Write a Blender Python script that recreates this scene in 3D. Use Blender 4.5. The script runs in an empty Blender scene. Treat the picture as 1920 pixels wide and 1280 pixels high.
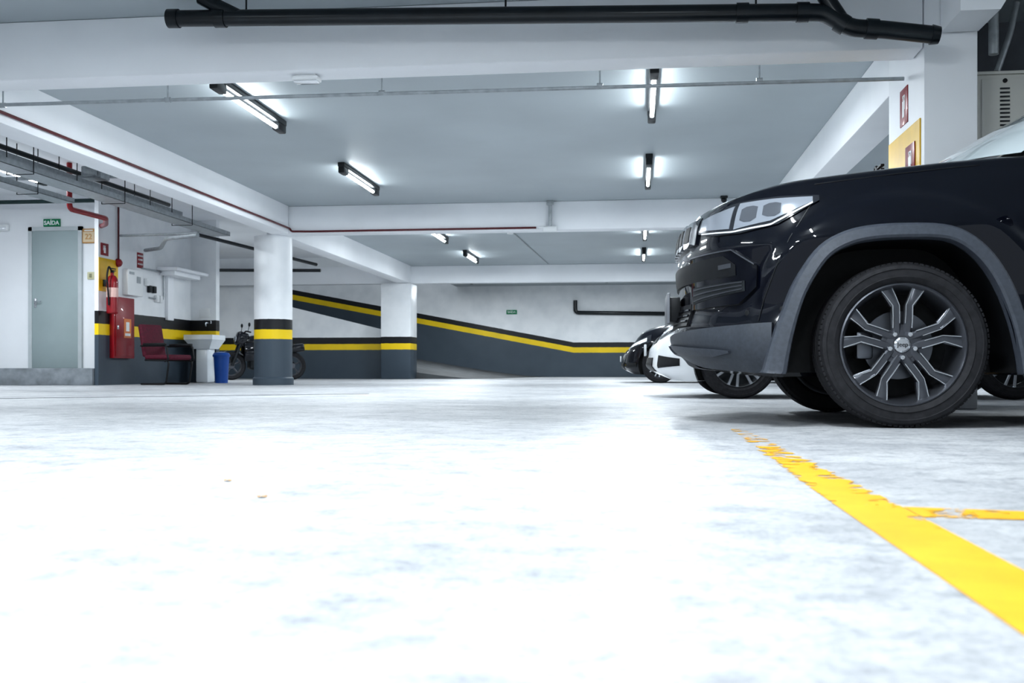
import bpy, bmesh, math, random
from mathutils import Vector, Matrix
random.seed(4)
D=bpy.data
scn=bpy.context.scene
col=scn.collection
pi=math.pi
scn.view_settings.view_transform='Standard'
try: scn.view_settings.look='Medium High Contrast'
except Exception: scn.view_settings.look='None'
scn.view_settings.exposure=0.25

# ------------------------------------------------------------------ materials
def M(name,color,rough=.5,metal=0,coat=0,noise=0.0,nscale=6,bump=0,emis=0,spec=.5,detail=4,cior=1.5):
    m=D.materials.new(name); m.use_nodes=True
    nt=m.node_tree; b=nt.nodes['Principled BSDF']
    c=(color[0],color[1],color[2],1)
    b.inputs['Base Color'].default_value=c
    b.inputs['Roughness'].default_value=rough
    b.inputs['Metallic'].default_value=metal
    b.inputs['Coat Weight'].default_value=coat
    b.inputs['Coat Roughness'].default_value=.03
    b.inputs['Coat IOR'].default_value=cior
    b.inputs['Specular IOR Level'].default_value=spec
    if emis:
        b.inputs['Emission Color'].default_value=c
        b.inputs['Emission Strength'].default_value=emis
    tc=nt.nodes.new('ShaderNodeTexCoord')
    n=nt.nodes.new('ShaderNodeTexNoise'); n.inputs['Scale'].default_value=nscale; n.inputs['Detail'].default_value=detail
    nt.links.new(tc.outputs['Object'],n.inputs['Vector'])
    if noise:
        r=nt.nodes.new('ShaderNodeValToRGB')
        r.color_ramp.elements[0].position=.3; r.color_ramp.elements[1].position=.7
        r.color_ramp.elements[0].color=tuple(max(0,x*(1-noise)) for x in color)+(1,)
        r.color_ramp.elements[1].color=tuple(min(1,x*(1+noise)) for x in color)+(1,)
        nt.links.new(n.outputs['Fac'],r.inputs['Fac']); nt.links.new(r.outputs['Color'],b.inputs['Base Color'])
    if bump:
        bp=nt.nodes.new('ShaderNodeBump'); bp.inputs['Strength'].default_value=bump; bp.inputs['Distance'].default_value=.01
        nt.links.new(n.outputs['Fac'],bp.inputs['Height']); nt.links.new(bp.outputs['Normal'],b.inputs['Normal'])
    return m

def band_mat(name,zb,zy,zk,slope=0,x0=0,white=(.87,.89,.91),grey=(.058,.080,.104)):
    """white paint over black / yellow / slate painted bands (height based, optional ramp slope)"""
    m=D.materials.new(name); m.use_nodes=True; nt=m.node_tree; b=nt.nodes['Principled BSDF']
    g=nt.nodes.new('ShaderNodeNewGeometry'); s=nt.nodes.new('ShaderNodeSeparateXYZ')
    nt.links.new(g.outputs['Position'],s.inputs[0])
    def mt(op,a,bb):
        n=nt.nodes.new('ShaderNodeMath'); n.operation=op
        for i,v in enumerate((a,bb)):
            if isinstance(v,(int,float)): n.inputs[i].default_value=v
            else: nt.links.new(v,n.inputs[i])
        return n.outputs[0]
    rise=mt('MULTIPLY',mt('MAXIMUM',mt('SUBTRACT',x0,s.outputs['X']),0.0),slope)
    nz=nt.nodes.new('ShaderNodeTexNoise'); nz.inputs['Scale'].default_value=9; nz.inputs['Detail'].default_value=6
    nt.links.new(g.outputs['Position'],nz.inputs['Vector'])
    wob=mt('MULTIPLY',mt('SUBTRACT',nz.outputs['Fac'],.5),.012)
    h=mt('ADD',mt('SUBTRACT',s.outputs['Z'],rise),wob)
    r=nt.nodes.new('ShaderNodeValToRGB'); cr=r.color_ramp; cr.interpolation='CONSTANT'
    sc=3.0
    cr.elements[0].position=0; cr.elements[0].color=grey+(1,)
    cr.elements[1].position=zb/sc; cr.elements[1].color=(.88,.62,.008,1)
    e=cr.elements.new(zy/sc); e.color=(.006,.007,.010,1)
    e=cr.elements.new(zk/sc); e.color=white+(1,)
    nt.links.new(mt('DIVIDE',h,sc),r.inputs['Fac'])
    n2=nt.nodes.new('ShaderNodeTexNoise'); n2.inputs['Scale'].default_value=2.2; n2.inputs['Detail'].default_value=8
    nt.links.new(g.outputs['Position'],n2.inputs['Vector'])
    mx=nt.nodes.new('ShaderNodeMix'); mx.data_type='RGBA'; mx.blend_type='MULTIPLY'; mx.inputs[0].default_value=1
    r2=nt.nodes.new('ShaderNodeValToRGB'); r2.color_ramp.elements[0].position=.3; r2.color_ramp.elements[0].color=(.88,.89,.90,1); r2.color_ramp.elements[1].position=.6
    nt.links.new(n2.outputs['Fac'],r2.inputs['Fac'])
    nt.links.new(r.outputs['Color'],mx.inputs[6]); nt.links.new(r2.outputs['Color'],mx.inputs[7])
    nt.links.new(mx.outputs[2],b.inputs['Base Color'])
    b.inputs['Roughness'].default_value=.42
    return m

white=M('white_wall_paint',(.89,.91,.94),.55,noise=.03,nscale=1.5,bump=.05)
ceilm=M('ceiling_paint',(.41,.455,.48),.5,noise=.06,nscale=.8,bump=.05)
bandcol=band_mat('banded_paint',.67,.815,.965)
bandwall=band_mat('banded_wall_paint',.735,.90,1.085)
bandramp=band_mat('banded_ramp_paint',.68,.84,.98,.19,-1.8)
blackgloss=M('black_car_paint',(.0012,.002,.006),.3,coat=1,spec=.04,cior=1.58)
blackmatte=M('black_plastic',(.010,.011,.013),.45,noise=.2,nscale=30,spec=.3)
greyclad=M('grey_cladding_plastic',(.052,.060,.076),.5,noise=.15,nscale=60,bump=.05)
bumperclad=M('dark_bumper_plastic',(.042,.049,.062),.5,noise=.15,nscale=60)
rubber=M('tyre_rubber',(.022,.022,.025),.75,noise=.25,nscale=40,bump=.1,spec=.3)
graph=M('graphite_alloy',(.10,.105,.12),.3,metal=.7,coat=.3)
silver=M('silver_metal',(.62,.64,.67),.25,metal=.9)
discm=M('brake_disc_steel',(.16,.17,.19),.35,metal=.9)
chrome=M('chrome',(.8,.82,.85),.08,metal=1)
darkmetal=M('dark_metal',(.03,.034,.038),.4,metal=.6,noise=.2)
glassm=M('window_glass',(.02,.028,.032),.04,coat=1,spec=.6)
windm=M('windscreen_glass',(.66,.74,.77),.04,coat=1,spec=1)  # pale base colour paints in the white reflection on the glass
lensm=M('headlamp_lens',(.34,.37,.42),.12,metal=.35,coat=1)
lensdark=M('headlamp_housing',(.02,.022,.028),.1,coat=1)
cellm=M('headlamp_cell',(.12,.13,.15),.1,metal=.3,coat=1)
drl=M('lamp_reflector',(.88,.91,.95),.1,metal=.2,coat=1)
pipeblack=M('black_drain_pipe',(.007,.011,.015),.28,noise=.3,nscale=8)
galv=M('galvanised_steel',(.38,.41,.43),.4,metal=.3,noise=.15,nscale=20)
redp=M('red_paint',(.26,.003,.010),.35,coat=.2,noise=.1,nscale=6)
reddk=M('dark_red_pipe_paint',(.10,.010,.015),.4,noise=.15)
greenpipe=M('dark_green_pipe_paint',(.02,.05,.05),.4,noise=.1)
yellow=M('yellow_board_paint',(.76,.47,.01),.4,noise=.08)
orange=M('orange_sign_ink',(.58,.32,.12),.5,noise=.05)
signwhite=M('sign_white',(.85,.87,.88),.4,noise=.02)
signgreen=M('sign_green',(.0,.22,.09),.4,noise=.05)
doorm=M('grey_green_door_paint',(.36,.43,.44),.4,noise=.05,nscale=2)
frame=M('door_frame_paint',(.52,.56,.58),.4,noise=.05)
conc=M('curb_concrete',(.20,.22,.24),.8,noise=.35,nscale=5,bump=.3)
maroon=M('maroon_upholstery',(.085,.003,.018),.75,noise=.3,nscale=40,bump=.2)
ceramic=M('white_ceramic',(.78,.83,.87),.15,coat=.5,noise=.02)
bluep=M('blue_plastic',(.01,.07,.30),.3,noise=.08)
beige=M('beige_enamel',(.66,.66,.62),.4,noise=.04,nscale=2)
darkwall=M('dark_grey_bulkhead',(.12,.13,.15),.7,noise=.15)
whitecar=M('white_car_paint',(.82,.84,.86),.2,coat=1,noise=.01)
darkcar=M('dark_car_paint',(.004,.005,.009),.3,coat=1,spec=.1)
tubem=M('lamp_tube_glow',(.90,.97,1.0),.4,emis=30)
lampoff=M('fixture_black',(.010,.012,.014),.35,noise=.1)
leafm=M('dry_leaf',(.45,.28,.13),.8,noise=.3,nscale=50)
rampm=M('ramp_concrete',(.085,.09,.095),.7,noise=.25,nscale=3,bump=.2)

# concrete floor
fm=D.materials.new('polished_concrete'); fm.use_nodes=True
nt=fm.node_tree; b=nt.nodes['Principled BSDF']
g=nt.nodes.new('ShaderNodeNewGeometry')
def mapping(sc,rot=0):
    mp=nt.nodes.new('ShaderNodeMapping'); mp.inputs['Scale'].default_value=sc; mp.inputs['Rotation'].default_value=(0,0,rot)
    nt.links.new(g.outputs['Position'],mp.inputs['Vector']); return mp.outputs[0]
def noi(vec,s,d=6,r=.6):
    n=nt.nodes.new('ShaderNodeTexNoise'); n.inputs['Scale'].default_value=s; n.inputs['Detail'].default_value=d; n.inputs['Roughness'].default_value=r
    nt.links.new(vec,n.inputs['Vector']); return n.outputs['Fac']
def ramp(f,p0,c0,p1,c1):
    r=nt.nodes.new('ShaderNodeValToRGB'); r.color_ramp.elements[0].position=p0; r.color_ramp.elements[1].position=p1
    r.color_ramp.elements[0].color=c0; r.color_ramp.elements[1].color=c1
    nt.links.new(f,r.inputs['Fac']); return r.outputs['Color']
def mul(a,bb):
    mx=nt.nodes.new('ShaderNodeMix'); mx.data_type='RGBA'; mx.blend_type='MULTIPLY'; mx.inputs[0].default_value=1
    nt.links.new(a,mx.inputs[6]); nt.links.new(bb,mx.inputs[7]); return mx.outputs[2]
big=ramp(noi(mapping((1,1,1),.4),1.3,8,.68),.34,(.36,.37,.39,1),.58,(.52,.528,.54,1))
mid=ramp(noi(mapping((1.3,1.3,1),.12),8,9,.7),.32,(.62,.635,.66,1),.52,(1,1,1,1))
fin=ramp(noi(mapping((3,3,1)),20,9,.78),.32,(.60,.61,.63,1),.54,(1,1,1,1))
nt.links.new(mul(mul(big,mid),fin),b.inputs['Base Color'])
rr=ramp(noi(mapping((1,2,1)),2,6,.6),.3,(.42,.42,.42,1),.7,(.62,.62,.62,1))
nt.links.new(rr,b.inputs['Roughness'])
bp=nt.nodes.new('ShaderNodeBump'); bp.inputs['Strength'].default_value=.4; bp.inputs['Distance'].default_value=.004
nt.links.new(noi(mapping((1,1,1)),45,6,.7),bp.inputs['Height']); nt.links.new(bp.outputs['Normal'],b.inputs['Normal'])
b.inputs['Specular IOR Level'].default_value=.32

# worn yellow road paint
ym=D.materials.new('worn_yellow_paint'); ym.use_nodes=True
nt=ym.node_tree; b=nt.nodes['Principled BSDF']; out=nt.nodes['Material Output']
b.inputs['Roughness'].default_value=.5
g=nt.nodes.new('ShaderNodeNewGeometry')
b_c=ramp(noi(mapping((1,1,1)),9,6,.6),.3,(.74,.36,.008,1),.7,(.84,.45,.015,1)); nt.links.new(b_c,b.inputs['Base Color'])
sp=nt.nodes.new('ShaderNodeSeparateXYZ'); nt.links.new(g.outputs['Position'],sp.inputs[0])
mr=nt.nodes.new('ShaderNodeMapRange'); mr.inputs[1].default_value=1.5; mr.inputs[2].default_value=3.8; mr.inputs[3].default_value=.27; mr.inputs[4].default_value=.55
nt.links.new(sp.outputs['Y'],mr.inputs[0])
me_=nt.nodes.new('ShaderNodeMapRange'); me_.inputs[1].default_value=1.4; me_.inputs[2].default_value=2.6; me_.inputs[3].default_value=0.6; me_.inputs[4].default_value=8.0
nt.links.new(sp.outputs['Y'],me_.inputs[0])
def mth(op,*a):
    n=nt.nodes.new('ShaderNodeMath'); n.operation=op
    for i,v in enumerate(a):
        if isinstance(v,(int,float)): n.inputs[i].default_value=v
        else: nt.links.new(v,n.inputs[i])
    return n.outputs[0]
nn_=noi(mapping((1.6,2.6,1),.5),8,7,.65)
ed=mth('MULTIPLY',mth('MAXIMUM',mth('SUBTRACT',mth('ABSOLUTE',mth('SUBTRACT',sp.outputs['X'],.415)),.035),0.0),mth('LESS_THAN',sp.outputs['X'],.475))
# chipping where the cross line meets the lengthwise line
jx=mth('MAXIMUM',mth('SUBTRACT',.16,mth('ABSOLUTE',mth('SUBTRACT',sp.outputs['X'],.56))),0.0)
wear=mth('GREATER_THAN',nn_,mth('ADD',mth('ADD',mr.outputs[0],mth('MULTIPLY',ed,me_.outputs[0])),mth('MULTIPLY',jx,1.1)))
tr=nt.nodes.new('ShaderNodeBsdfTransparent'); mxs=nt.nodes.new('ShaderNodeMixShader')
nt.links.new(wear,mxs.inputs[0]); nt.links.new(tr.outputs[0],mxs.inputs[1]); nt.links.new(b.outputs[0],mxs.inputs[2]); nt.links.new(mxs.outputs[0],out.inputs['Surface'])

# ------------------------------------------------------------------ geometry builder
def bend(pts,rad,n=6):
    pts=[Vector(p) for p in pts]; o=[pts[0]]
    for i in range(1,len(pts)-1):
        a,bb,c=pts[i-1],pts[i],pts[i+1]
        r=min(rad,(a-bb).length*.45,(c-bb).length*.45)
        p0=bb+(a-bb).normalized()*r; p2=bb+(c-bb).normalized()*r
        for k in range(n+1):
            t=k/n; o.append(p0*(1-t)**2+bb*2*t*(1-t)+p2*t*t)
    o.append(pts[-1]); return o

class G:
    def __init__(s): s.v=[]; s.f=[]; s.m=[]; s.k=0
    def add(s,v,f,Mx=None):
        o=len(s.v)
        for p in v:
            p=Vector(p)
            if Mx is not None: p=Mx@p
            s.v.append(tuple(p))
        for q in f: s.f.append([i+o for i in q]); s.m.append(s.k)
        return s
    def box(s,a,b,bev=0,Mx=None,seg=2):
        a,b=[min(a[i],b[i]) for i in range(3)],[max(a[i],b[i]) for i in range(3)]
        bm=bmesh.new(); bmesh.ops.create_cube(bm,size=1)
        for v in bm.verts: v.co=Vector([(a[i]+b[i])/2+v.co[i]*(b[i]-a[i]) for i in range(3)])
        if bev: bmesh.ops.bevel(bm,geom=bm.edges[:],offset=bev,segments=seg,affect='EDGES',profile=.5)
        bm.verts.index_update()
        s.add([v.co.copy() for v in bm.verts],[[v.index for v in f.verts] for f in bm.faces],Mx); bm.free(); return s
    def tube(s,pts,r,seg=12,cap=True,Mx=None):
        pts=[Vector(p) for p in pts]; n=len(pts); rs=r if isinstance(r,(list,tuple)) else [r]*n
        V=[];F=[]; prev=None
        for i,p in enumerate(pts):
            t=((pts[min(i+1,n-1)]-pts[i]).normalized()+(pts[i]-pts[max(i-1,0)]).normalized()).normalized()
            if prev is None:
                up=Vector((0,0,1)) if abs(t.z)<.9 else Vector((1,0,0)); x=t.cross(up).normalized()
            else: x=(prev-t*prev.dot(t)).normalized()
            prev=x; y=t.cross(x)
            for k in range(seg):
                a=2*pi*k/seg; V.append(p+(x*math.cos(a)+y*math.sin(a))*rs[i])
        for i in range(n-1):
            for k in range(seg):
                F.append([i*seg+k,i*seg+(k+1)%seg,(i+1)*seg+(k+1)%seg,(i+1)*seg+k])
        if cap: F.append(list(range(seg))[::-1]); F.append([(n-1)*seg+k for k in range(seg)])
        return s.add(V,F,Mx)
    def lathe(s,prof,Mx=None,seg=32,closed=False):
        V=[];F=[];n=len(prof)
        for r,h in prof:
            for k in range(seg):
                a=2*pi*k/seg; V.append((r*math.cos(a),r*math.sin(a),h))
        rng=n if closed else n-1
        for i in range(rng):
            j=(i+1)%n
            for k in range(seg): F.append([i*seg+k,i*seg+(k+1)%seg,j*seg+(k+1)%seg,j*seg+k])
        return s.add(V,F,Mx)
    def prism(s,poly,d0,d1,ax='Y',Mx=None):
        n=len(poly)
        def P(q,d): return {'Y':(q[0],d,q[1]),'X':(d,q[0],q[1]),'Z':(q[0],q[1],d)}[ax]
        V=[P(q,d0) for q in poly]+[P(q,d1) for q in poly]
        F=[list(range(n)),list(range(n,2*n))[::-1]]+[[i,(i+1)%n,n+(i+1)%n,n+i] for i in range(n)]
        return s.add(V,F,Mx)
    def ball(s,c,r,Mx=None,seg=16,sc=(1,1,1)):
        prof=[(r*math.sin(pi*i/10),-r*math.cos(pi*i/10)) for i in range(11)]
        T=Matrix.Translation(c)@Matrix.Diagonal((sc[0],sc[1],sc[2],1))
        if Mx is not None: T=Mx@T
        return s.lathe(prof,T,seg)
    def make(s,name,mats,parent=None,loc=(0,0,0),rot=(0,0,0),ang=35,merge=True,bev=0):
        me=D.meshes.new(name)
        bm=bmesh.new()
        vs=[bm.verts.new(p) for p in s.v]
        for q,mi in zip(s.f,s.m):
            if len(set(q))<3: continue
            try: f=bm.faces.new([vs[i] for i in q]); f.material_index=mi
            except ValueError: pass
        if merge: bmesh.ops.remove_doubles(bm,verts=bm.verts,dist=1e-5)
        bmesh.ops.dissolve_degenerate(bm,dist=1e-6,edges=bm.edges)
        bmesh.ops.recalc_face_normals(bm,faces=bm.faces)
        bm.to_mesh(me); bm.free()
        for m in (mats if isinstance(mats,(list,tuple)) else [mats]): me.materials.append(m)
        me.polygons.foreach_set('use_smooth',[True]*len(me.polygons))
        me.set_sharp_from_angle(angle=math.radians(ang))
        o=D.objects.new(name,me); col.objects.link(o)
        o.location=loc; o.rotation_euler=rot
        if parent: o.parent=parent
        return o

def tag(o,label,cat,group=None):
    o['label']=label; o['category']=cat
    if group: o['group']=group
    return o
def thing(name,label,cat,loc=(0,0,0),rotz=0,group=None):
    e=D.objects.new(name,None); e.empty_display_size=.1; col.objects.link(e)
    e.location=loc; e.rotation_euler=(0,0,rotz); return tag(e,label,cat,group)
def struct(o): o['kind']='structure'; return o
def clone(e,loc,rotz=None):
    n=e.copy(); col.objects.link(n); n.location=loc
    if rotz is not None: n.rotation_euler=(0,0,rotz)
    def rec(src,dst):
        for c in [x for x in D.objects if x.parent==src]:
            k=c.copy(); k.parent=dst; col.objects.link(k); rec(c,k)
    rec(e,n); return n
def text(name,s,size,loc,rot,mat,parent=None,ext=.001,bold=0):
    cu=D.curves.new(name+'_c','FONT'); cu.body=s; cu.size=size; cu.extrude=ext; cu.align_x='CENTER'; cu.align_y='CENTER'; cu.offset=bold
    to=D.objects.new(name+'_t',cu); col.objects.link(to)
    bpy.context.view_layer.update()
    me=D.meshes.new_from_object(to.evaluated_get(bpy.context.evaluated_depsgraph_get()))
    D.objects.remove(to); me.materials.clear(); me.materials.append(mat)
    o=D.objects.new(name,me); col.objects.link(o); o.location=loc; o.rotation_euler=rot
    if parent: o.parent=parent
    return o
FR=(pi/2,0,0)            # facing -Y
FX=(pi/2,0,pi/2)         # facing +X
FL=(pi/2,0,-pi/2)        # facing -X

# ------------------------------------------------------------------ room shell
ZC=2.61; ZB=2.21
struct(G().box((-16,-5,-.2),(7,29.7,0)).make('floor',fm))
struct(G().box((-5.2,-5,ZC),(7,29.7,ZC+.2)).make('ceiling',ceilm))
struct(G().box((-16,-5,2.85),(-5.2,23.6,3.05)).make('ceiling',white))
struct(G().box((-16,29.5,0),(7,29.7,5.2)).make('wall_back',bandramp))
struct(G().box((6.8,-5,0),(7,29.5,ZC)).make('wall_right',white))
struct(G().box((-16.2,-5,0),(-16,29.7,5.2)).make('wall_left',white))
struct(G().box((-16,14.9,0),(-7.85,15.1,2.85)).make('wall_doorway',white))
struct(G().box((-7.86,14.25,0),(-7.8,17.4,2.85)).make('wall_service',bandwall))
struct(G().box((-16,17.4,0),(-7.34,17.55,2.85)).make('wall_basin',bandwall))
struct(G().box((-16,14.2,0),(-7.87,14.9,.25),.01).make('trim_1',conc))
# ramp (curved toe) and parapet
V=[];F=[];n=24
for i in range(n+1):
    t=13*(i/n)**1.6
    z=.19*t*t/(t+1.5)
    V+=[(-3.6-t,23.95,z),(-2.6-t,29.5,z+.01),(-3.6-t,23.95,-.1),(-2.6-t,29.5,-.1)]
for i in range(n):
    a=i*4; b_=a+4
    F+=[[a,a+1,b_+1,b_],[a,b_,b_+2,a+2],[a+1,a+3,b_+3,b_+1],[a+2,b_+2,b_+3,a+3]]
F+=[[0,2,3,1],[n*4,n*4+1,n*4+3,n*4+2]]
struct(G().add(V,F).make('trim_2',rampm))
struct(G().prism([(-5.8,0),(-16,0),(-16,4.2),(-8.9,3.6),(-8.9,1.88),(-5.8,1.12)],23.78,23.93).make('wall_ramp',bandcol))
# floor joint
struct(G().prism([(-8,5.9),(-2.6,9.8),(-2.6,9.86),(-8,5.98)],0,.002,'Z').make('trim_3',blackmatte))
# beams
def beam(a,bx,label,mt=white):
    return tag(G().box(a,bx,.012).make('ceiling_beam',mt),label,'beam')
beam((-16,6.6,ZB),(1.74,6.85,ZC+.0),'white painted concrete beam above the parking aisle')
beam((-5.33,14.6,ZB),(7,14.9,ZC),'white painted concrete cross beam resting on the round column')
beam((-16,23.5,ZB),(7,23.75,ZC),'white painted concrete cross beam resting on the square column')
beam((-5.33,6.86,ZB),(-5.05,14.59,ZC+.24),'white lengthwise concrete beam carrying a red pipe')
beam((-5.33,-5,ZB),(-5.05,6.59,ZC+.24),'white lengthwise concrete beam above the aisle edge')
beam((-5.5,14.91,ZB),(-5.2,23.49,ZC+.24),'white lengthwise concrete beam joining two columns')
beam((1.80,7.52,ZB-.0),(2.1,14.59,ZC),'white lengthwise beam running from the pillar')
beam((1.80,14.91,ZB),(2.1,23.49,ZC),'white lengthwise beam above the parked cars')
# columns
c=G().lathe([(0,0),(.30,0),(.30,.10),(.28,.12),(.28,ZB-.001),(0,ZB-.001)],seg=48).make('column',bandcol,loc=(-5.4,14.92,0))
tag(c,'round white concrete column with black, yellow and grey painted bands','column')
c=G().box((-.35,0,0),(.35,.7,ZB-.001),.02).make('column',bandcol,loc=(-5.52,23.3,0))
tag(c,'square white column with black and yellow bands beside the ramp','column')
c=G().box((1.745,6.6,0),(2.06,7.5,ZC-.001),.01).make('column',white)
tag(c,'white concrete pillar beside the black car','column')
c=G().prism([(1.84,2.30),(2.06,2.30),(2.24,2.6),(1.84,2.6)],6.2,6.59).make('column_haunch',white)
tag(c,'white sloped concrete bracket at the pillar top','column')

# ------------------------------------------------------------------ fluorescent fixtures
f=thing('fluorescent_lamp','black batten ceiling light with one glowing white tube','ceiling light',(-3.37,8.75,ZC),0,'fluorescent ceiling lights')
G().box((-.04,-.82,-.05),(.04,.82,0),.006).make('lamp_housing',lampoff,f)
G().tube([(0,-.62,-.095),(0,.62,-.095)],.018,16).make('lamp_tube',tubem,f)
for y in (-.72,.72):
    G().box((-.036,y-.1,-.122),(.036,y+.1,-.045),.012).make('lamp_socket',lampoff,f)
def lightdata(nm,e):
    l=D.lights.new(nm,'AREA'); l.shape='RECTANGLE'; l.size=.06; l.size_y=1.2; l.energy=e; l.color=(.89,.955,1.0); return l
L_near=lightdata('tube_light_near',58); L_mid=lightdata('tube_light_mid',56); L_far=lightdata('tube_light_far',60)
lo=D.objects.new('tube_light',L_mid); col.objects.link(lo); lo.parent=f; lo.location=(0,0,-.135)
for (x,y) in [(-3.37,12.35),(.13,8.75),(.13,12.3),(-3.42,17.6),(-3.42,21.2),(.13,17.6),(.13,21.2),
              (-3.37,3.2),(.13,3.2),(-3.37,-.2),(.13,-.4),(4.6,4.0),(4.6,11.5),(4.6,18.5),(-8.8,19.5),(-.8,26.5),(-4.4,26.6),(-1.6,1.2)]:  # unseen right-bay, ramp and off-row near-camera lamps are added to brighten
    n=clone(f,(x,y,ZC if x>-5 else 2.85))
for (x,y) in [(-8,12.4),(-8,7.5),(-11.5,10)]:
    n=clone(f,(x,y,2.85))
for o in D.objects:
    if o.type=='LIGHT':
        y=o.parent.location.y
        o.data=L_near if y<5 else (L_mid if y<16 else L_far)

# ------------------------------------------------------------------ pipes, conduits
p=thing('drain_pipe','black plastic drain pipe with branch and elbows under the ceiling','pipe',(0,6.28,0))
G().tube([(-2.95,0,2.475),(1.0,0,2.352)],.051,24).make('pipe_run',pipeblack,p)
for x in (-2.93,-2.62,.97,.62):
    z=2.475-(x+2.95)*.0311
    G().tube([(x-.035,0,z+.001),(x+.035,0,z-.001)],.059,24).make('pipe_collar',pipeblack,p)
G().tube(bend([(1.0,0,2.352),(1.10,0,2.345),(1.24,0,2.25),(1.42,0,2.235),(1.72,0,2.19)],.06),.051,24).make('pipe_elbow',pipeblack,p)
G().tube([(1.70,0,2.193),(1.745,0,2.187)],[.058,.05],24).make('pipe_end_cap',pipeblack,p)
G().tube([(1.33,0,2.243),(1.40,0,2.236)],.059,24).make('pipe_collar',pipeblack,p)
G().tube([(1.17,0,2.295),(1.22,0,2.262)],.059,24).make('pipe_collar',pipeblack,p)
G().tube([(1.02,-.0,2.60),(1.10,0,2.44),(1.2,0,2.28)],.047,20).make('pipe_branch',pipeblack,p)
G().tube([(-2.75,0,2.60),(-2.62,0,2.53),(-2.48,0,2.46)],.045,20).make('pipe_branch',pipeblack,p)
for x in (-2.45,-.8,.7):
    z=2.475-(x+2.95)*.0311
    G().tube([(x,0,z),(x,0,ZC)],.006,8).make('pipe_hanger',darkmetal,p)

p=thing('conduit','thin grey steel conduit hung under the concrete beam','conduit',(0,6.98,0))
G().tube([(-5.04,0,2.153),(1.72,0,2.13)],.013,12).make('conduit_run',galv,p)
for x in (-4.55,-3.3,-1.75,-.25,.8):
    G().tube([(x,0,2.14),(x,0,2.20),(x,-.0,ZC)],.006,8).tube([(x-.02,0,2.148),(x+.02,0,2.148)],.019,12).make('conduit_hanger',galv,p)

def pipe(name,pts,r,mat,label,cat='pipe',rad=.06,seg=14):
    o=Vector(pts[0]); return tag(G().tube(bend([Vector(q)-o for q in pts],rad),r,seg).make(name,mat,loc=o),label,cat)
pipe('sprinkler_pipe',[(-5.03,5.5,2.29),(-5.03,14.56,2.285)],.014,reddk,'thin dark red pipe fixed along the lengthwise beam')
pipe('sprinkler_pipe',[(-5.03,14.575,2.285),(-5.0,14.575,2.24),(-4.7,14.575,2.235),(-1.42,14.575,2.237)],.014,reddk,'thin dark red pipe fixed along the cross beam')
pipe('pipe',[(-5.5,5.5,2.36),(-5.5,14.0,2.36)],.022,blackmatte,'thin black pipe beside the cable tray')
pipe('pipe',[(-5.68,5.5,2.50),(-5.68,13.9,2.50)],.02,galv,'slim galvanised pipe above the cable tray')
pipe('pipe',[(-6.25,5.5,2.30),(-6.25,14.4,2.30)],.025,galv,'galvanised pipe beside the cable tray')
pipe('pipe',[(-6.7,5.5,2.6),(-6.7,14.2,2.6)],.03,pipeblack,'black pipe under the side bay ceiling')
pipe('pipe',[(-5.4,11.6,2.52),(-8.6,11.6,2.52)],.022,galv,'galvanised pipe crossing the side bay')
pipe('pipe',[(-5.4,8.9,2.66),(-9.5,8.9,2.66)],.025,greenpipe,'green pipe crossing the side bay ceiling')
pipe('fire_pipe',[(-7.12,12.3,2.84),(-7.12,12.3,2.26),(-7.12,13.2,2.27),(-7.55,14.0,2.31),(-7.79,14.32,2.33)],.034,redp,'red fire water pipe dropping from the ceiling',rad=.08)
pipe('pipe',[(-11,14.45,2.73),(-7.75,14.45,2.73)],.03,greenpipe,'dark green pipe above the doorway')
pipe('pipe',[(-7.9,18.2,2.05),(-5.7,18.2,2.02)],.03,pipeblack,'black pipe crossing behind the round column')
pipe('pipe',[(-7.2,16.2,2.45),(-6.0,18.9,2.2)],.03,pipeblack,'black pipe slanting down behind the basin wall')
pipe('alarm_riser_pipe',[(-7.77,14.78,2.84),(-7.77,14.78,1.86)],.014,reddk,'thin red pipe above the alarm bell')
pipe('drain_pipe',[(-1.75,29.44,2.18),(-1.75,29.44,1.83),(1.0,29.44,1.78)],.055,pipeblack,'black drain pipe on the rear wall',rad=.1)
# cable tray
def tray(x,zt_,hw,y1,label):
    t=thing('cable_tray',label,'cable tray',(x,0,zt_))
    g_=G().box((-hw,6.9,0),(hw,y1,.004)).box((-hw,6.9,0),(-hw+.004,y1,.06)).box((hw-.004,6.9,0),(hw,y1,.06))
    y=7.0
    while y<y1-.1:
        g_.box((-hw+.02,y,.004),(hw-.02,y+.05,.006)); y+=.15
    g_.make('tray_channel',galv,t)
    for xx in (-.4,0,.4):
        G().tube([(xx*hw,6.9,.03),(xx*hw,y1,.03)],.016,8).make('cable',blackmatte,t)
    for y in (7.6,9.4,11.2,13):
        if y>y1: continue
        G().tube([(-hw-.01,y,2.85-zt_),(-hw-.01,y,-.02),(hw+.01,y,-.02),(hw+.01,y,2.85-zt_)],.006,8).make('tray_hanger',darkmetal,t)
tray(-5.95,2.15,.13,14.3,'galvanised perforated cable tray hung from the ceiling')
tray(-6.5,2.40,.10,14.0,'narrow galvanised cable tray above the side bay')
tray(-7.0,2.28,.12,12.0,'galvanised cable tray hung low over the side bay')
tag(G().box((-.12,-.1,-.07),(.12,.1,.07),.015).box((-.08,-.14,-.05),(.08,-.10,.03),.01).tube([(0,0,.07),(0,0,.43)],.012,8).make('junction_box',galv,loc=(-6.0,10.9,2.42)),'grey ceiling junction box beside the tray','junction box')
t=thing('conduit','galvanised conduits bending toward the service wall','conduit',(0,0,0))
G().tube(bend([(-6.0,13.6,2.08),(-6.6,13.9,2.08),(-7.3,15.2,2.10),(-7.75,15.6,2.12)],.2),.03,12).make('conduit_run',galv,t)
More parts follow.
